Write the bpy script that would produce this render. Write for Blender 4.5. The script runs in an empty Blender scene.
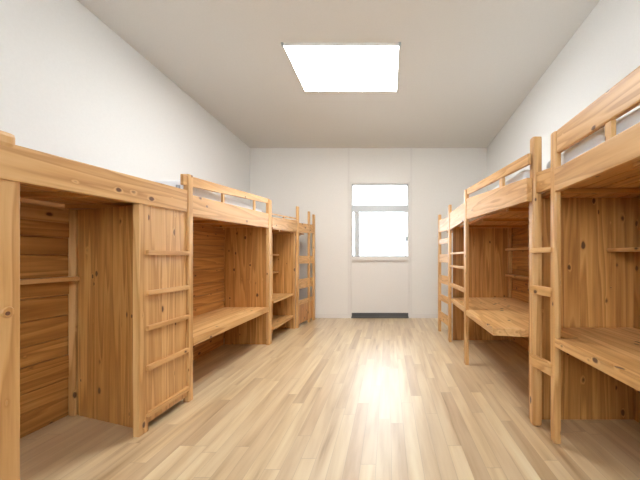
import bpy, bmesh, math, random
from mathutils import Vector, Matrix
random.seed(7)
sc = bpy.context.scene
col = sc.collection

# ------------------------------------------------------------------ camera
cam_d = bpy.data.cameras.new('camera'); cam = bpy.data.objects.new('camera', cam_d); col.objects.link(cam)
cam.location = (0, 0, 1.2); cam.rotation_euler = (math.pi/2, 0, 0)
cam_d.sensor_width = 36; cam_d.lens = 18.0
cam_d.shift_x = -68/640; cam_d.shift_y = 18/640
cam_d.clip_start = 0.05
sc.camera = cam

# ------------------------------------------------------------------ world, lights, exposure
SKY = 8.5
LAMP = 13.5
w = bpy.data.worlds.new('overcast_sky'); sc.world = w; w.use_nodes = True
bg = w.node_tree.nodes['Background']; bg.inputs[0].default_value = (0.84, 0.93, 1.0, 1); bg.inputs[1].default_value = SKY
sc.view_settings.view_transform = 'Standard'; sc.view_settings.look = 'None'
sc.view_settings.gamma = 1; sc.view_settings.use_curve_mapping = False
sc.view_settings.exposure = 0.88

# ------------------------------------------------------------------ materials
def newmat(name):
    m = bpy.data.materials.new(name); m.use_nodes = True
    nt = m.node_tree; return m, nt, nt.nodes['Principled BSDF']

def N(nt, t, **kw):
    n = nt.nodes.new(t)
    for k, v in kw.items(): setattr(n, k, v)
    return n

def math_n(nt, op, a, b=None, c=None, clamp=False):
    n = N(nt, 'ShaderNodeMath', operation=op, use_clamp=clamp)
    for i, v in enumerate((a, b, c)):
        if v is None: continue
        if isinstance(v, (int, float)): n.inputs[i].default_value = v
        else: nt.links.new(v, n.inputs[i])
    return n.outputs[0]

def ramp(nt, fac, stops):
    r = N(nt, 'ShaderNodeValToRGB'); e = r.color_ramp.elements
    while len(e) < len(stops): e.new(0.5)
    for el, (p, c) in zip(e, stops): el.position = p; el.color = (*c, 1)
    nt.links.new(fac, r.inputs[0]); return r.outputs[0]

def mixc(nt, fac, a, b, mode='MIX'):
    m = N(nt, 'ShaderNodeMix', data_type='RGBA', blend_type=mode)
    for i, v in ((0, fac), (6, a), (7, b)):
        if isinstance(v, (int, float)): m.inputs[i].default_value = v
        elif isinstance(v, tuple): m.inputs[i].default_value = (*v, 1)
        else: nt.links.new(v, m.inputs[i])
    return m.outputs[2]

def pine(axis, kind="pale", knots=1.0):
    """knotty varnished pine, grain along the given axis"""
    m, nt, p = newmat('knotty_pine_' + kind + '_' + axis)
    tc = N(nt, 'ShaderNodeTexCoord'); geo = N(nt, 'ShaderNodeNewGeometry')
    rnd = geo.outputs['Random Per Island']
    sep = N(nt, 'ShaderNodeSeparateXYZ'); nt.links.new(tc.outputs['Object'], sep.inputs[0])
    idx = 'xyz'.index(axis)
    along = sep.outputs[idx]; o1 = sep.outputs[(idx+1) % 3]; o2 = sep.outputs[(idx+2) % 3]
    along = math_n(nt, 'ADD', along, math_n(nt, 'MULTIPLY', rnd, 37.0))
    o1 = math_n(nt, 'ADD', o1, math_n(nt, 'MULTIPLY', rnd, 11.3))
    # knots: cells longer along the grain
    cv = N(nt, 'ShaderNodeCombineXYZ')
    nt.links.new(math_n(nt, 'MULTIPLY', along, 5.5), cv.inputs[0])
    nt.links.new(math_n(nt, 'MULTIPLY', o1, 9.5), cv.inputs[1])
    nt.links.new(math_n(nt, 'MULTIPLY', o2, 9.5), cv.inputs[2])
    vo = N(nt, 'ShaderNodeTexVoronoi'); vo.inputs['Scale'].default_value = 1.0; vo.inputs['Randomness'].default_value = 1.0
    nt.links.new(cv.outputs[0], vo.inputs['Vector'])
    d = vo.outputs['Distance']
    sc_ = N(nt, 'ShaderNodeSeparateColor'); nt.links.new(vo.outputs['Color'], sc_.inputs[0])
    gate = math_n(nt, 'GREATER_THAN', sc_.outputs[0], 0.10)
    size = math_n(nt, 'MULTIPLY_ADD', sc_.outputs[1], 0.075, 0.04)
    kn = N(nt, 'ShaderNodeTexNoise'); kn.inputs['Scale'].default_value = 2.5; nt.links.new(cv.outputs[0], kn.inputs['Vector'])
    rel = math_n(nt, 'DIVIDE', math_n(nt, 'ADD', d, math_n(nt, 'MULTIPLY_ADD', kn.outputs['Fac'], 0.16, -0.08)), size)
    core = math_n(nt, 'MULTIPLY', math_n(nt, 'MULTIPLY', math_n(nt, 'SUBTRACT', 1.6, rel), 1.8, clamp=True), gate)
    halo = math_n(nt, 'MULTIPLY', math_n(nt, 'POWER', math_n(nt, 'SUBTRACT', 1.0, math_n(nt, 'MULTIPLY', rel, 0.36), clamp=True), 2.0), gate)
    # grain
    gv = N(nt, 'ShaderNodeCombineXYZ')
    nt.links.new(math_n(nt, 'MULTIPLY', along, 0.9), gv.inputs[0])
    nt.links.new(math_n(nt, 'MULTIPLY', o1, 16.0), gv.inputs[1])
    nt.links.new(math_n(nt, 'MULTIPLY', o2, 16.0), gv.inputs[2])
    wob = N(nt, 'ShaderNodeTexNoise'); wob.inputs['Scale'].default_value = 0.45; wob.inputs['Detail'].default_value = 2
    nt.links.new(gv.outputs[0], wob.inputs['Vector'])
    ring = math_n(nt, 'FRACT', math_n(nt, 'ADD', math_n(nt, 'MULTIPLY', wob.outputs['Fac'], 7.0), math_n(nt, 'MULTIPLY', halo, 1.6)))
    ringt = math_n(nt, 'SMOOTH_MIN', ring, math_n(nt, 'MULTIPLY', math_n(nt, 'SUBTRACT', 1.0, ring), 5.0), 0.2)
    fine = N(nt, 'ShaderNodeTexNoise'); fine.inputs['Scale'].default_value = 5.0; fine.inputs['Detail'].default_value = 4
    nt.links.new(gv.outputs[0], fine.inputs['Vector'])
    g = math_n(nt, 'ADD', math_n(nt, 'MULTIPLY', ringt, 0.55), math_n(nt, 'MULTIPLY', fine.outputs['Fac'], 0.45))
    if kind == 'pale': c0, c1, c2 = (0.84, 0.56, 0.275), (0.75, 0.455, 0.19), (0.52, 0.265, 0.085)
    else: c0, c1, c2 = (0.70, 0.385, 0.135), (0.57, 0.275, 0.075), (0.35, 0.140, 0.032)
    base = ramp(nt, g, [(0.15, c0), (0.42, c1), (0.74, c2)])
    tint = ramp(nt, rnd, [(0.0, (0.72, 0.62, 0.52)), (0.3, (1.0, 0.97, 0.92)), (0.6, (0.86, 0.78, 0.68)), (1.0, (1.12, 1.14, 1.14))])
    c = mixc(nt, 1.0, base, tint, 'MULTIPLY')
    big = N(nt, 'ShaderNodeTexNoise'); big.inputs['Scale'].default_value = 2.2; nt.links.new(tc.outputs['Object'], big.inputs['Vector'])
    c = mixc(nt, math_n(nt, 'MULTIPLY', big.outputs['Fac'], 0.35), c, (0.56, 0.28, 0.09))
    c = mixc(nt, math_n(nt, 'MULTIPLY', halo, 0.42*knots), c, (0.42, 0.17, 0.045))
    c = mixc(nt, math_n(nt, 'MULTIPLY', math_n(nt, 'MULTIPLY', core, 1.0, clamp=True), 0.93*knots), c, (0.10, 0.035, 0.012))
    nt.links.new(c, p.inputs['Base Color'])
    p.inputs['Roughness'].default_value = 0.42
    b = N(nt, 'ShaderNodeBump'); b.inputs['Strength'].default_value = 0.12; b.inputs['Distance'].default_value = 0.004
    nt.links.new(g, b.inputs['Height']); nt.links.new(b.outputs[0], p.inputs['Normal'])
    return m

def floor_mat():
    m, nt, p = newmat('pale_strip_laminate')
    tc = N(nt, 'ShaderNodeTexCoord'); sep = N(nt, 'ShaderNodeSeparateXYZ')
    nt.links.new(tc.outputs['Object'], sep.inputs[0])
    W, L = 0.090, 1.15
    u = math_n(nt, 'DIVIDE', sep.outputs[0], W); row = math_n(nt, 'FLOOR', u)
    wn = N(nt, 'ShaderNodeTexWhiteNoise', noise_dimensions='1D'); nt.links.new(row, wn.inputs['W'])
    v = math_n(nt, 'ADD', math_n(nt, 'DIVIDE', sep.outputs[1], L), math_n(nt, 'MULTIPLY', wn.outputs['Value'], 5.0))
    cell = math_n(nt, 'FLOOR', v)
    cv = N(nt, 'ShaderNodeCombineXYZ'); nt.links.new(row, cv.inputs[0]); nt.links.new(cell, cv.inputs[1])
    r2 = N(nt, 'ShaderNodeTexWhiteNoise', noise_dimensions='2D'); nt.links.new(cv.outputs[0], r2.inputs['Vector'])
    rv = r2.outputs['Value']
    gv = N(nt, 'ShaderNodeCombineXYZ')
    nt.links.new(math_n(nt, 'ADD', math_n(nt, 'MULTIPLY', sep.outputs[0], 15.0), math_n(nt, 'MULTIPLY', rv, 91.0)), gv.inputs[0])
    nt.links.new(math_n(nt, 'MULTIPLY', sep.outputs[1], 1.1), gv.inputs[1])
    nt.links.new(math_n(nt, 'MULTIPLY', rv, 33.0), gv.inputs[2])
    n1 = N(nt, 'ShaderNodeTexNoise'); n1.inputs['Scale'].default_value = 1.0; n1.inputs['Detail'].default_value = 5; n1.inputs['Distortion'].default_value = 0.3
    nt.links.new(gv.outputs[0], n1.inputs['Vector'])
    g = ramp(nt, n1.outputs['Fac'], [(0.25, (0.42, 0.26, 0.12)), (0.37, (0.63, 0.455, 0.25)), (0.55, (0.75, 0.585, 0.36)), (0.78, (0.85, 0.71, 0.475))])
    tint = ramp(nt, rv, [(0.0, (0.80, 0.75, 0.71)), (0.25, (0.92, 0.89, 0.87)), (0.6, (1.0, 1.0, 0.99)), (0.85, (1.08, 1.11, 1.13)), (1.0, (0.87, 0.80, 0.74))])
    c = mixc(nt, 1.0, g, tint, 'MULTIPLY')
    fu = math_n(nt, 'FRACT', u); fv = math_n(nt, 'FRACT', v)
    eu = math_n(nt, 'LESS_THAN', math_n(nt, 'MINIMUM', fu, math_n(nt, 'SUBTRACT', 1.0, fu)), 0.018)
    ev = math_n(nt, 'LESS_THAN', math_n(nt, 'MINIMUM', fv, math_n(nt, 'SUBTRACT', 1.0, fv)), 0.0022)
    e = math_n(nt, 'MAXIMUM', eu, ev)
    c = mixc(nt, math_n(nt, 'MULTIPLY', e, 0.35), c, (0.30, 0.19, 0.10))
    nt.links.new(c, p.inputs['Base Color'])
    p.inputs['Roughness'].default_value = 0.42
    p.inputs['Coat Weight'].default_value = 1.0; p.inputs['Coat Roughness'].default_value = 0.37; p.inputs['Coat IOR'].default_value = 1.65
    p.inputs['Specular IOR Level'].default_value = 0.5
    return m

def plain(name, c, rough=0.6, metal=0.0, bump=0.0, scale=60):
    m, nt, p = newmat(name)
    n = N(nt, 'ShaderNodeTexNoise'); n.inputs['Scale'].default_value = scale; n.inputs['Detail'].default_value = 3
    tc = N(nt, 'ShaderNodeTexCoord'); nt.links.new(tc.outputs['Object'], n.inputs['Vector'])
    cc = ramp(nt, n.outputs['Fac'], [(0.3, tuple(x*0.975 for x in c)), (0.7, c)])
    nt.links.new(cc, p.inputs['Base Color'])
    p.inputs['Roughness'].default_value = rough; p.inputs['Metallic'].default_value = metal
    if bump:
        b = N(nt, 'ShaderNodeBump'); b.inputs['Strength'].default_value = bump; b.inputs['Distance'].default_value = 0.003
        nt.links.new(n.outputs['Fac'], b.inputs['Height']); nt.links.new(b.outputs[0], p.inputs['Normal'])
    return m

PX, PY, PZ = pine('x'), pine('y'), pine('z')
QX, QY, QZ = pine('x', 'deep_shade'), pine('y', 'deep_shade'), pine('z', 'deep_shade')  # deeper pine copies: shade inside the bays put into the panel and deck colour
FL = floor_mat()
WALL = plain('white_wall_paint', (0.845, 0.845, 0.825), 0.85, bump=0.05)
WALLB = plain('cream_wall_board', (0.86, 0.83, 0.78), 0.8, bump=0.03)
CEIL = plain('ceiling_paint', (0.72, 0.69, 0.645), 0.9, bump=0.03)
TRIM = plain('white_trim', (0.82, 0.785, 0.74), 0.5)
GREY = plain('grey_aluminium', (0.50, 0.51, 0.51), 0.45, metal=0.3)
DARK = plain('dark_threshold', (0.10, 0.10, 0.095), 0.5)
STEEL = plain('bolt_steel', (0.30, 0.31, 0.33), 0.4, metal=0.7)
CLOTH = plain('white_bedding', (0.90, 0.91, 0.93), 0.9, bump=0.3, scale=25)

KNOT = plain('dark_knot', (0.16, 0.06, 0.025), 0.6)
BLIND, nt, p = newmat('white_blind_slats')
p.inputs['Base Color'].default_value = (0.92, 0.93, 0.93, 1); p.inputs['Roughness'].default_value = 0.7
tr = N(nt, 'ShaderNodeBsdfTranslucent'); tr.inputs[0].default_value = (0.95, 0.96, 0.96, 1)
mx = N(nt, 'ShaderNodeMixShader'); mx.inputs[0].default_value = 0.72
nt.links.new(p.outputs[0], mx.inputs[1]); nt.links.new(tr.outputs[0], mx.inputs[2])
nt.links.new(mx.outputs[0], nt.nodes['Material Output'].inputs[0])

GLASS, nt, p = newmat('window_glass')
p.inputs['Base Color'].default_value = (1, 1, 1, 1); p.inputs['Roughness'].default_value = 0.03
t_ = N(nt, 'ShaderNodeBsdfTransparent'); mx = N(nt, 'ShaderNodeMixShader')
fr = N(nt, 'ShaderNodeFresnel'); fr.inputs[0].default_value = 1.45
gl = N(nt, 'ShaderNodeBsdfGlossy'); gl.inputs['Roughness'].default_value = 0.03
nt.links.new(fr.outputs[0], mx.inputs[0]); nt.links.new(t_.outputs[0], mx.inputs[1]); nt.links.new(gl.outputs[0], mx.inputs[2])
nt.links.new(mx.outputs[0], nt.nodes['Material Output'].inputs[0])

LIGHT, nt, p = newmat('lit_lamp_diffuser')
p.inputs['Base Color'].default_value = (0.9, 0.9, 0.9, 1)
p.inputs['Emission Color'].default_value = (1.0, 0.985, 0.965, 1); p.inputs['Emission Strength'].default_value = LAMP

# ------------------------------------------------------------------ helpers
class MB:
    def __init__(s): s.bm = bmesh.new()
    def hexa(s, v, bev=0.003):
        """v: 8 corners, bottom ring 0-3 then top ring 4-7"""
        b = bmesh.new()
        vs = [b.verts.new(Vector(q)) for q in v]
        for f in ((0,3,2,1), (4,5,6,7), (0,1,5,4), (1,2,6,5), (2,3,7,6), (3,0,4,7)): b.faces.new([vs[i] for i in f])
        bmesh.ops.recalc_face_normals(b, faces=b.faces)
        if bev: bmesh.ops.bevel(b, geom=b.edges[:], offset=bev, segments=2, profile=0.6, affect='EDGES')
        s._add(b); return s
    def _add(s, b):
        me = bpy.data.meshes.new('tmp'); b.to_mesh(me); b.free(); s.bm.from_mesh(me); bpy.data.meshes.remove(me)
    def box(s, x0, x1, y0, y1, z0, z1, bev=0.003):
        x0, x1 = sorted((x0, x1)); y0, y1 = sorted((y0, y1)); z0, z1 = sorted((z0, z1))
        bev = min(bev, 0.3*min(x1-x0, y1-y0, z1-z0))
        return s.hexa([(x0,y0,z0),(x1,y0,z0),(x1,y1,z0),(x0,y1,z0),(x0,y0,z1),(x1,y0,z1),(x1,y1,z1),(x0,y1,z1)], bev)
    def slab(s, A, B, dx, za, zb, bev=0.004):
        """board standing on edge from A=(x,y) to B=(x,y), dx thick in x, za=(bottom,top) at A, zb at B"""
        (xa, ya), (xb, yb) = A, B
        return s.hexa([(xa,ya,za[0]),(xa+dx,ya,za[0]),(xb+dx,yb,zb[0]),(xb,yb,zb[0]),
                       (xa,ya,za[1]),(xa+dx,ya,za[1]),(xb+dx,yb,zb[1]),(xb,yb,zb[1])], bev)
    def poly(s, pts, z0, z1, bev=0.004):
        b = bmesh.new()
        lo = [b.verts.new((x, y, z0)) for x, y in pts]; hi = [b.verts.new((x, y, z1)) for x, y in pts]
        n = len(pts)
        b.faces.new(lo[::-1]); b.faces.new(hi)
        for i in range(n): b.faces.new([lo[i], lo[(i+1) % n], hi[(i+1) % n], hi[i]])
        bmesh.ops.recalc_face_normals(b, faces=b.faces)
        if bev: bmesh.ops.bevel(b, geom=b.edges[:], offset=bev, segments=2, profile=0.6, affect='EDGES')
        s._add(b); return s
    def cyl(s, c, axis, r, h, n=20, r2=None, bev=0):
        b = bmesh.new()
        bmesh.ops.create_cone(b, cap_ends=True, segments=n, radius1=r, radius2=r if r2 is None else r2, depth=h)
        rot = {'x': Matrix.Rotation(math.pi/2, 4, 'Y'), 'y': Matrix.Rotation(math.pi/2, 4, 'X'), 'z': Matrix.Identity(4)}[axis]
        bmesh.ops.transform(b, matrix=Matrix.Translation(c) @ rot, verts=b.verts)
        s._add(b); return s
    def build(s, name, mat, parent=None, smooth=False, **props):
        root = parent
        off = Vector((0, 0, 0))
        while root is not None: off += Vector(root.location); root = root.parent
        if parent is None:
            xs = [v.co for v in s.bm.verts]
            lo = Vector((min(v.x for v in xs), min(v.y for v in xs), min(v.z for v in xs))); hi = Vector((max(v.x for v in xs), max(v.y for v in xs), max(v.z for v in xs)))
            off = Vector(((lo.x+hi.x)/2, (lo.y+hi.y)/2, lo.z))
        bmesh.ops.translate(s.bm, vec=-off, verts=s.bm.verts)
        me = bpy.data.meshes.new(name); s.bm.to_mesh(me); s.bm.free()
        me.materials.append(mat)
        o = bpy.data.objects.new(name, me); col.objects.link(o)
        if parent is None: o.location = off
        else: o.parent = parent
        for k, v in props.items(): o[k] = v
        return o

def thing(name, loc, label, cat, group=None):
    o = bpy.data.objects.new(name, None); col.objects.link(o); o.location = loc; o.empty_display_size = 0.1
    o['label'] = label; o['category'] = cat
    if cat == 'bed': group = 'wooden loft beds along both walls'
    if group: o['group'] = group
    return o
S = dict(kind='structure')

# ------------------------------------------------------------------ the room
YB = 6.40; YR = -1.70
XL = -2.76
def xr(y): return 1.98 - (YB-y)*0.0275            # the right wall runs slightly askew
def zc(y): return 3.40 + (YB-y)*0.025             # and the ceiling rises a little towards the near end
T = 0.12
MB().box(XL-T, 2.2, YR-T, YB+T, -0.1, 0, 0).build('floor', FL, **S)
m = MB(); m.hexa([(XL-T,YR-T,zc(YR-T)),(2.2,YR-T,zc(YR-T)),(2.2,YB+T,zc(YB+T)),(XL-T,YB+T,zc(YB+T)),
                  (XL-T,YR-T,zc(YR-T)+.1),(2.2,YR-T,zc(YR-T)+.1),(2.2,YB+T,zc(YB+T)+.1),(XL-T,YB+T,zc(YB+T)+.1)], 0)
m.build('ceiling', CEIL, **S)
m = MB(); m.hexa([(XL-T,YR,0),(XL,YR,0),(XL,YB,0),(XL-T,YB,0),(XL-T,YR,zc(YR)),(XL,YR,zc(YR)),(XL,YB,zc(YB)),(XL-T,YB,zc(YB))], 0)
m.build('wall_left', WALL, **S)
m = MB(); m.hexa([(xr(YR),YR,0),(2.2,YR,0),(2.2,YB,0),(xr(YB),YB,0),(xr(YR),YR,zc(YR)),(2.2,YR,zc(YR)),(2.2,YB,zc(YB)),(xr(YB),YB,zc(YB))], 0)
m.build('wall_right', WALL, **S)
# rear wall (behind the camera) with a wide unseen window, added to let in daylight
RW = (-1.7, 0.9, 1.55, 2.75)
m = MB(); z2 = zc(YR)
m.box(XL-T, RW[0], YR-T, YR, 0, z2, 0); m.box(RW[1], 2.2, YR-T, YR, 0, z2, 0)
m.box(RW[0], RW[1], YR-T, YR, 0, RW[2], 0); m.box(RW[0], RW[1], YR-T, YR, RW[3], z2, 0)
m.build('wall_rear', WALL, **S)
win = thing('window_added', ((RW[0]+RW[1])/2, YR-T/2, RW[2]), '', ''); del win['label']; del win['category']; win['kind'] = 'structure'
m = MB()
for x in (RW[0], (RW[0]+RW[1])/2-.03, RW[1]-.06): m.box(x, x+.06, YR-.09, YR-.03, RW[2], RW[3])
m.box(RW[0], RW[1], YR-.09, YR-.03, RW[2], RW[2]+.06); m.box(RW[0], RW[1], YR-.09, YR-.03, RW[3]-.06, RW[3])
m.build('window_frame', TRIM, win)
MB().box(RW[0]+.05, RW[1]-.05, YR-.064, YR-.058, RW[2]+.05, RW[3]-.05, 0).build('glass_pane', GLASS, win)

# far wall: opening of the door with the window in its upper half
DX0, DX1 = -0.76, 0.44
DZ = 2.72; WZ0, WZ1 = 1.19, 2.66
m = MB()
m.box(XL-T, DX0, YB, YB+T, 0, 3.45, 0); m.box(DX1, 2.2, YB, YB+T, 0, 3.45, 0); m.box(DX0, DX1, YB, YB+T, DZ, 3.45, 0)
m.build('wall_far', WALLB, **S)
m = MB()                                                     # joint strips above the opening, up to the ceiling
m.box(DX0-.045, DX0-.005, YB-.012, YB, 0, 3.39); m.build('trim_1', TRIM, **S)
m = MB(); m.box(DX1+.005, DX1+.045, YB-.012, YB, 0, 3.39); m.build('trim_2', TRIM, **S)
door = bpy.data.objects.new('door_1', None); col.objects.link(door); door.location = ((DX0+DX1)/2, YB, 0); door['kind'] = 'structure'
m = MB(); m.box(DX0, DX0+.035, YB-.02, YB+.10, 0, DZ); m.box(DX1-.035, DX1, YB-.02, YB+.10, 0, DZ); m.box(DX0, DX1, YB-.02, YB+.10, DZ-.035, DZ)
m.build('door_frame', TRIM, door)
MB().box(DX0+.035, DX1-.035, YB+.02, YB+.06, 0.10, WZ0-.02, .002).build('lower_panel', TRIM, door)
MB().box(DX0+.035, DX1-.035, YB-.03, YB+.07, WZ0-.035, WZ0+.035).build('window_sill', TRIM, door)
m = MB(); m.box(DX0+.02, DX1-.02, YB-.02, YB+.09, 0.0, 0.035, .002); m.box(DX0+.035, DX1-.035, YB+.0, YB+.07, 0.035, 0.10, .002)
m.build('threshold', DARK, door)
x0, x1 = DX0+.035, DX1-.035
wf = MB(); a, b_ = WZ0+.035, DZ-.035
wf.box(x0, x1, YB+.01, YB+.06, b_-.035, b_); wf.box(x0, x1, YB+.0, YB+.06, 2.12, 2.26)
wf.box(x0, x0+.02, YB+.01, YB+.06, a, b_); wf.box(x1-.02, x1, YB+.01, YB+.06, a, b_)
wf.box(x0+.055, x0+.150, YB+.015, YB+.05, a, 2.13)           # inner stile of the sliding sash
wf.box(x1-.062, x1-.03, YB+.015, YB+.05, a, 2.13)
wf.box(x0, x1, YB+.01, YB+.06, a, a+.02)
wfo = wf.build('window_frame', GREY, door)
m = MB(); m.box(x1-.045, x1-.02, YB-.02, YB+.015, 1.54, 1.62); m.build('window_latch', STEEL, wfo)
MB().box(x0+.01, x1-.01, YB+.030, YB+.036, a, b_-.01, 0).build('glass_pane', GLASS, door)
m = MB(); z = a+.01; lips = MB()
while z < b_-.03:
    m.hexa([(x0+.01,YB+.085,z),(x1-.01,YB+.085,z),(x1-.01,YB+.100,z+.078),(x0+.01,YB+.100,z+.078),
            (x0+.01,YB+.082,z+.003),(x1-.01,YB+.082,z+.003),(x1-.01,YB+.097,z+.081),(x0+.01,YB+.097,z+.081)], 0)
    lips.box(x0+.01, x1-.01, YB+.078, YB+.081, z, z+.008, 0)
    z += 0.078
bl = m.build('blind', BLIND, door); lips.build('slat_edges', TRIM, bl)
m = MB(); m.box(XL, DX0-.045, YB-.015, YB, 0, .085); m.build('baseboard_far', TRIM, **S)
m = MB(); m.box(DX1+.045, xr(YB), YB-.015, YB, 0, .085); m.build('baseboard_back', TRIM, **S)
m = MB(); m.box(XL, XL+.015, YR, YB-.015, 0, .085); m.build('baseboard_left', TRIM, **S)
m = MB(); m.slab((xr(YR)-.015, YR), (xr(YB)-.015, YB-.016), .015, (0, .085), (0, .085), 0.002); m.build('baseboard_right', TRIM, **S)

# ceiling lamp
def lamp(x0, x1, y0, y1, label):
    t = thing('ceiling_light', ((x0+x1)/2, (y0+y1)/2, zc((y0+y1)/2)-.03), label, 'light')
    def plate(m, xa, xb, ya, yb, d0, d1, bev):
        m.hexa([(xa,ya,zc(ya)-d0),(xb,ya,zc(ya)-d0),(xb,yb,zc(yb)-d0),(xa,yb,zc(yb)-d0),(xa,ya,zc(ya)-d1),(xb,ya,zc(ya)-d1),(xb,yb,zc(yb)-d1),(xa,yb,zc(yb)-d1)], bev)
    m = MB(); f = .012
    plate(m, x0, x1, y0, y0+f, .030, .001, .002); plate(m, x0, x1, y1-f, y1, .030, .001, .002)
    plate(m, x0, x0+f, y0+f, y1-f, .030, .001, .002); plate(m, x1-f, x1, y0+f, y1-f, .030, .001, .002)
    m.build('lamp_frame', TRIM, t)
    m = MB(); plate(m, x0+f, x1-f, y0+f, y1-f, .028, .012, 0); m.build('diffuser', LIGHT, t)
    for x in (x0-.012, x1-.012):
        m = MB(); m.box(x, x+.024, y0-.012, y0+.02, zc(y0)-.036, zc(y0)-.001); m.build('corner_clip', GREY, t)
    return t
lamp(-1.115, 0.125, 3.38, 4.28, 'square lit panel lamp glowing white on the ceiling')

# ------------------------------------------------------------------ wooden furniture builders
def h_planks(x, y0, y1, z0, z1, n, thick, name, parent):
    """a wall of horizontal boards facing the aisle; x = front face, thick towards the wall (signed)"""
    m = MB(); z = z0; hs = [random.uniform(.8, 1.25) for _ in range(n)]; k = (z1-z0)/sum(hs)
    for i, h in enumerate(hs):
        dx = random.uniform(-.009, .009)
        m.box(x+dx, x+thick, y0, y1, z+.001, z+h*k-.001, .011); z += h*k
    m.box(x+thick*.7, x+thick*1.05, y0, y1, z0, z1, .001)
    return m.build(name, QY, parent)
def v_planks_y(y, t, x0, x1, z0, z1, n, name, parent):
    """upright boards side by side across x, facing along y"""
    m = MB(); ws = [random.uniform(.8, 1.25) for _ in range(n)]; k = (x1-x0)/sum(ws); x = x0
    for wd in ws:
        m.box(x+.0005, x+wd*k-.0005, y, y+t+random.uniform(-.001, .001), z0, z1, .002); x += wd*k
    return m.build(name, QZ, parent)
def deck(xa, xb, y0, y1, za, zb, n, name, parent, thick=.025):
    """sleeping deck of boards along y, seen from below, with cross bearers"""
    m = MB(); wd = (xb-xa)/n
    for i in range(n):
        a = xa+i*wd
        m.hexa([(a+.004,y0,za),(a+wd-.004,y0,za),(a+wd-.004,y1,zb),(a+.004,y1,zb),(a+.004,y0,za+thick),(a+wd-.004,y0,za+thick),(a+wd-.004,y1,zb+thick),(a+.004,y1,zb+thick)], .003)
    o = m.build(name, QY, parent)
    k = 3
    for i in range(k):
        y = y0+(y1-y0)*(i+.5)/k; z = za+(zb-za)*(i+.5)/k
        mm = MB(); mm.box(xa+.005, xb-.005, y-.03, y+.03, z-.03, z, .003); mm.build('bearer', QX, o)
    return o
def post(parent, x0, x1, y0, y1, h, bev=.006, mat=None, name='post', z0=0.0, round_top=False):
    m = MB(); m.box(x0, x1, y0, y1, z0, h, bev); return m.build(name, mat or PZ, parent)
def rail(parent, A, B, dx, za, zb, name, bev=.006):
    m = MB(); m.slab(A, B, dx, za, zb, bev); return m.build(name, PY, parent)
def rung(parent, A, B, dx, h, t, name='ladder_rung'):
    m = MB(); m.slab(A, B, dx, (h-t/2, h+t/2), (h-t/2, h+t/2), .004); return m.build(name, PY, parent)
def mattress(x0, x1, y0, y1, z0, z1, label, group=None):
    b = bmesh.new(); bmesh.ops.create_cube(b, size=1)
    bmesh.ops.scale(b, vec=(x1-x0, y1-y0, z1-z0), verts=b.verts)
    bmesh.ops.bevel(b, geom=b.edges[:], offset=.035, segments=4, profile=.6, affect='EDGES')
    bmesh.ops.subdivide_edges(b, edges=[e for e in b.edges if e.calc_length() > .2], cuts=10, use_grid_fill=True)
    for v in b.verts:
        if v.co.z > 0: v.co.z += .008*math.sin(v.co.y*7+v.co.x*3)+random.uniform(-.003, .003)
    bmesh.ops.translate(b, vec=((x0+x1)/2, (y0+y1)/2, (z0+z1)/2), verts=b.verts)
    m = MB(); m._add(b); o = m.build('mattress', CLOTH); o['label'] = label; o['category'] = 'mattress'; o['group'] = 'white mattresses on the loft beds'
    for f in o.data.polygons: f.use_smooth = True
    return o

# ------------------------------------------------------------------ LEFT ROW
# --- bed A: wardrobe-like open bay, ladder on its panel
A = thing('loft_bed', (-2.0, 1.95, 0), 'loft bed nearest on the left, open bay below and ladder fixed to a board panel', 'bed')
post(A, -1.72, -1.665, 1.25, 1.450, 1.56, name='corner_post')
m = MB(); m.cyl((-1.664, 1.400, 0.963), 'x', .030, .012, n=28, r2=.021); kb = m.build('knot_bulge', PZ, A)
m = MB(); m.cyl((-1.658, 1.395, 0.958), 'x', .009, .004, n=14); m.build('knot', KNOT, kb)
m = MB(); m.box(-1.74, -1.650, 1.22, 1.425, 1.68, 1.75, .02); m.build('post_cap', PZ, A)
rail(A, (-1.655, 1.10), (-1.655, 2.64), -.045, (1.53, 1.69), (1.58, 1.76), 'front_beam')
m = MB(); m.cyl((-1.672, 2.55, 1.765), 'z', .016, .03); m.build('bolt', STEEL, A)
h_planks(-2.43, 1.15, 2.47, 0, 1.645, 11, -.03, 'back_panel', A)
post(A, -2.43, -2.375, 2.43, 2.475, 1.58, name='back_stile')
rail(A, (-2.43, 1.2), (-2.43, 2.42), .02, (1.46, 1.55), (1.46, 1.57), 'back_rail')
m = MB(); m.box(-2.43, -2.33, 1.2, 2.425, 1.03, 1.06); m.build('shelf', PY, A)
# side partition, slightly askew, of upright boards
m = MB(); n = 4
for i in range(n):
    f0, f1 = i/n, (i+1)/n
    xa, xb = -1.70-(.665)*f0, -1.70-(.665)*f1; ya, yb = 2.225+.215*f0, 2.225+.215*f1
    m.hexa([(xa,ya,0),(xb+.001,yb,0),(xb+.001,yb+.025,0),(xa,ya+.025,0),(xa,ya,1.57),(xb+.001,yb,1.57),(xb+.001,yb+.025,1.57),(xa,ya+.025,1.57)], .002)
m.build('side_panel', QZ, A)
post(A, -1.708, -1.664, 2.14, 2.222, 1.575, .003, name='ladder_stile')
m = MB(); 
for i in range(3): m.box(-1.70, -1.672, 2.2225+i*.144, 2.2225+(i+1)*.144-.001, 0.05, 1.585, .001)
m.build('front_panel', PZ, A)
for h in (1.238, .957, .715, .44, .12): rung(A, (-1.644, 2.20), (-1.644, 2.652), -.027, h, .034)
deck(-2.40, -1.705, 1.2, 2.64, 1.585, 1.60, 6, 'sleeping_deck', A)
v_planks_y(2.665, .02, -2.40, -1.72, .02, 1.56, 4, 'end_panel', A)

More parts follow.
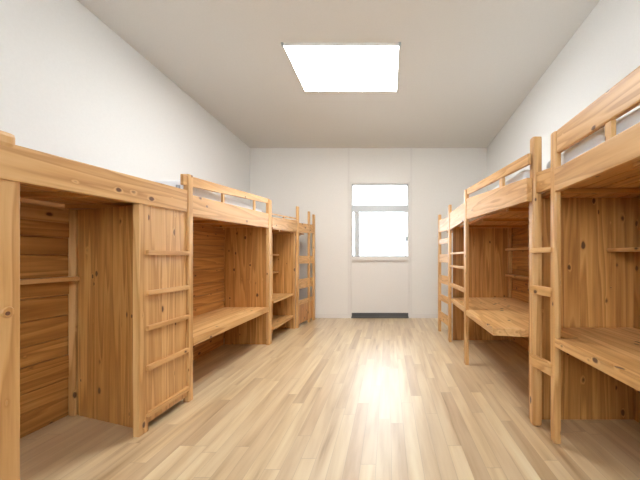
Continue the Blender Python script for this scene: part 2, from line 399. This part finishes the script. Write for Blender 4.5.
# --- bed B
B = thing('loft_bed', (-1.97, 3.6, 0), 'middle loft bed on the left, with guard rail and a wide low board beneath', 'bed')
post(B, -1.70, -1.652, 2.655, 2.715, 1.90, .008)
post(B, -1.68, -1.632, 4.40, 4.50, 2.01, .008)
rail(B, (-1.658, 2.716), (-1.640, 4.40), -.035, (1.55, 1.735), (1.615, 1.81), 'front_beam')
rail(B, (-1.664, 2.60), (-1.645, 4.44), -.025, (1.795, 1.885), (1.955, 2.02), 'guard_rail')
def balu(P, y, z0, z1, x, wd=.035):
    m = MB(); m.box(x, x-.022, y-wd/2, y+wd/2, z0, z1, .003); m.build('baluster', PZ, P)
balu(B, 3.26, 1.73, 1.87, -1.672); balu(B, 4.0, 1.76, 1.95, -1.662)
h_planks(-2.27, 2.69, 4.43, 0, 1.68, 11, -.03, 'back_panel', B)
v_planks_y(4.44, .025, -2.27, -1.682, 0, 1.63, 4, 'end_panel', B)
deck(-2.26, -1.70, 2.72, 4.43, 1.60, 1.635, 6, 'sleeping_deck', B)
m = MB(); n = 5
for i in range(n):
    x0_, x1_ = -2.265+i*.1225, -2.265+(i+1)*.1225-.0005
    m.box(x0_, x1_, 2.72, 4.435, .485, .52, .002)
bo = m.build('low_board', PY, B)
m = MB(); m.slab((-1.650, 2.717), (-1.640, 4.398), -.02, (.455, .521), (.462, .525), .003); m.build('board_edge', PY, bo)
mattress(-2.25, -1.72, 2.75, 4.38, 1.665, 1.865, 'white mattress behind the guard rail of the left bed with the wide low board')

# --- bed C: shelf bay and open ladder at the far end
Cb = thing('loft_bed', (-1.85, 5.4, 0), 'farthest loft bed on the left, shelf bay and open ladder near the far wall', 'bed')
post(Cb, -1.575, -1.535, 5.47, 5.54, 2.085, .006)
post(Cb, -1.50, -1.462, 5.96, 6.02, 2.07, .006)
post(Cb, -1.46, -1.42, 6.16, 6.24, 2.04, .006)
rail(Cb, (-1.635, 4.52), (-1.545, 5.47), -.035, (1.605, 1.78), (1.645, 1.845), 'front_beam')
rail(Cb, (-1.538, 5.545), (-1.432, 6.16), -.03, (1.64, 1.81), (1.675, 1.84), 'front_beam')
rail(Cb, (-1.65, 4.52), (-1.56, 5.47), -.02, (1.82, 1.835), (1.86, 1.885), 'guard_rail', .003)
balu(Cb, 4.95, 1.74, 1.84, -1.60, .05)
v_planks_y(5.44, .025, -2.42, -1.60, 0, 1.62, 5, 'end_panel', Cb)
post(Cb, -1.60, -1.577, 5.415, 5.465, 1.65, .003, name='panel_edge')
h_planks(-2.44, 4.51, 6.2, 0, 1.69, 11, -.03, 'back_panel', Cb)
deck(-2.42, -1.62, 4.51, 6.2, 1.61, 1.65, 7, 'sleeping_deck', Cb)
for h in (1.25, .96): 
    m = MB(); m.box(-2.40, -1.85, 5.10, 5.435, h-.012, h+.012); m.build('shelf', PX, Cb)
post(Cb, -1.875, -1.835, 5.07, 5.11, 1.6, name='shelf_stile')
m = MB(); m.box(-2.42, -1.60, 4.50, 5.436, .565, .60); m.build('shelf', PY, Cb)
m = MB(); m.box(-2.42, -1.60, 4.50, 5.436, .19, .23); lb = m.build('low_board', PY, Cb)
for z0, z1 in ((1.10, 1.24), (.66, .83), (.38, .46)): 
    m = MB(); m.slab((-1.548, 5.545), (-1.448, 6.16), -.022, (z0, z1), (z0, z1), .004); m.build('ladder_rung', PY, Cb)
m = MB(); m.slab((-1.552, 5.545), (-1.452, 6.16), -.018, (.05, .40), (.05, .40), .003); m.build('kick_panel', QZ, Cb)

# ------------------------------------------------------------------ RIGHT ROW
# --- bed E (nearest)
E = thing('loft_bed', (1.5, 1.7, 0), 'loft bed nearest on the right, with desk below, tall guard rail and two-post ladder', 'bed')
post(E, 1.070, 1.116, 2.055, 2.115, 2.02, .014, name='ladder_post')
post(E, 1.035, 1.10, 2.28, 2.345, 2.07, .014, name='ladder_post')
rail(E, (1.065, .62), (1.065, 2.052), .045, (1.635, 1.785), (1.625, 1.77), 'front_beam')
rail(E, (1.078, 2.117), (1.055, 2.279), .04, (1.66, 1.80), (1.66, 1.81), 'ladder_head')
rail(E, (1.075, .62), (1.080, 2.054), .03, (1.87, 2.035), (1.87, 2.02), 'guard_rail', .01)
m = MB(); m.box(1.085, 1.11, 1.555, 1.605, 1.765, 1.875, .004); m.build('baluster', PZ, E)
for z0, z1 in ((1.235, 1.27), (.945, 1.005), (.43, .51)):
    m = MB(); m.slab((1.058, 2.085), (1.022, 2.315), .030, (z0, z1), (z0, z1), .005); m.build('ladder_rung', PY, E)
v_planks_y(2.375, .025, 1.055, 1.824, 0, 1.665, 6, 'end_panel', E)
m = MB(); x = 1.84                                                  # back panel of upright boards
for i in range(11): m.box(1.825+random.uniform(-.003,.003), 1.85, .45+i*.1775, .45+(i+1)*.1775-.001, 0.0, 1.665, .002)
m.build('back_panel', QZ, E)
m = MB(); m.box(1.62, 1.82, 1.2, 2.37, 1.245, 1.27); m.build('shelf', PY, E)
m = MB(); m.box(1.62, 1.66, 1.30, 1.34, 1.27, 1.60, .003); m.build('shelf_upright', PZ, E)
deck(1.115, 1.815, .5, 2.372, 1.645, 1.645, 6, 'sleeping_deck', E)
m = MB(); n = 5
for i in range(n):
    x0_ = 1.085+i*.1465; m.box(x0_, x0_+.146, .5, 2.37 if i else 2.05, .64, .685, .002)
dk = m.build('desk_board', PY, E)
m = MB(); m.box(1.068, 1.0845, .5, 2.052, .632, .687, .004); m.build('board_edge', PY, dk)
mattress(1.14, 1.80, .7, 2.33, 1.675, 1.90, 'white mattress on the nearest bed on the right, behind the tall guard rail')

# --- bed F (middle)
F = thing('loft_bed', (1.4, 3.5, 0), 'middle loft bed on the right with the corner-cut desk and the widely spaced ladder', 'bed')
post(F, .868, .906, 3.58, 3.66, 1.97, .006, name='ladder_post')
post(F, .872, .908, 4.56, 4.66, 1.96, .006, name='ladder_post')
rail(F, (.992, 2.29), (.875, 3.578), .04, (1.605, 1.775), (1.63, 1.865), 'front_beam')
rail(F, (.875, 3.662), (.880, 4.558), .035, (1.63, 1.84), (1.60, 1.84), 'front_beam')
rail(F, (1.00, 2.29), (.880, 3.578), .025, (1.87, 1.95), (1.905, 1.975), 'guard_rail')
m = MB(); m.box(.966, .99, 2.70, 2.78, 1.79, 1.90, .004); m.build('baluster', PZ, F)
for z0, z1 in ((1.25, 1.275), (1.07, 1.10), (.80, .85)):
    m = MB(); m.slab((.876, 3.662), (.880, 4.558), .03, (z0, z1), (z0, z1), .004); m.build('ladder_rung', PY, F)
v_planks_y(4.68, .025, .95, 1.80, 0, 1.66, 6, 'end_panel', F)
h_planks(1.80, 2.42, 4.67, 0, 1.66, 11, .03, 'back_panel', F)
post(F, 1.75, 1.798, 4.63, 4.678, 1.66, name='back_stile')
for h in (1.32, .95):
    m = MB(); m.box(1.69, 1.798, 2.42, 4.62, h-.015, h+.015); m.build('shelf', PY, F)
deck(1.04, 1.79, 2.42, 4.67, 1.635, 1.635, 6, 'sleeping_deck', F)
m = MB(); m.poly([(.862, 2.62), (1.12, 2.555), (1.795, 2.555), (1.795, 4.625), (1.74, 4.625), (1.74, 4.67), (.95, 4.67), (.915, 4.55), (.908, 3.7), (.908, 3.57), (.866, 3.55)], .565, .625, .004)
m.build('desk_board', PY, F)
rail(F, (.888, 3.662), (.893, 4.558), .018, (.565, .628), (.575, .628), 'desk_edge', .003)
mattress(1.04, 1.78, 2.45, 4.6, 1.665, 1.89, 'white mattress on the middle bed of the right row, rising above its front beam')

# --- bed G (farthest)
G = thing('loft_bed', (1.4, 5.4, 0), 'farthest loft bed on the right, open ladder beside the far wall', 'bed')
post(G, .826, .87, 5.22, 5.30, 1.91, .006, name='ladder_post')
rail(G, (.882, 4.665), (.834, 5.22), .035, (1.60, 1.80), (1.62, 1.82), 'front_beam')
for z0, z1 in ((1.42, 1.50), (1.13, 1.26), (.80, .93), (.52, .62), (.20, .34)):
    m = MB(); m.slab((.882, 4.665), (.836, 5.22), .022, (z0, z1), (z0, z1), .004); m.build('ladder_rung', PY, G)
deck(.96, 1.80, 4.72, 5.30, 1.64, 1.64, 7, 'sleeping_deck', G)
v_planks_y(5.31, .025, 1.25, 1.80, 0, 1.66, 4, 'end_panel', G)
h_planks(1.80, 4.72, 5.335, 0, 1.66, 11, .03, 'back_panel', G)
mattress(1.0, 1.78, 4.74, 5.28, 1.67, 1.80, 'white mattress on the farthest bed on the right, near the far wall')
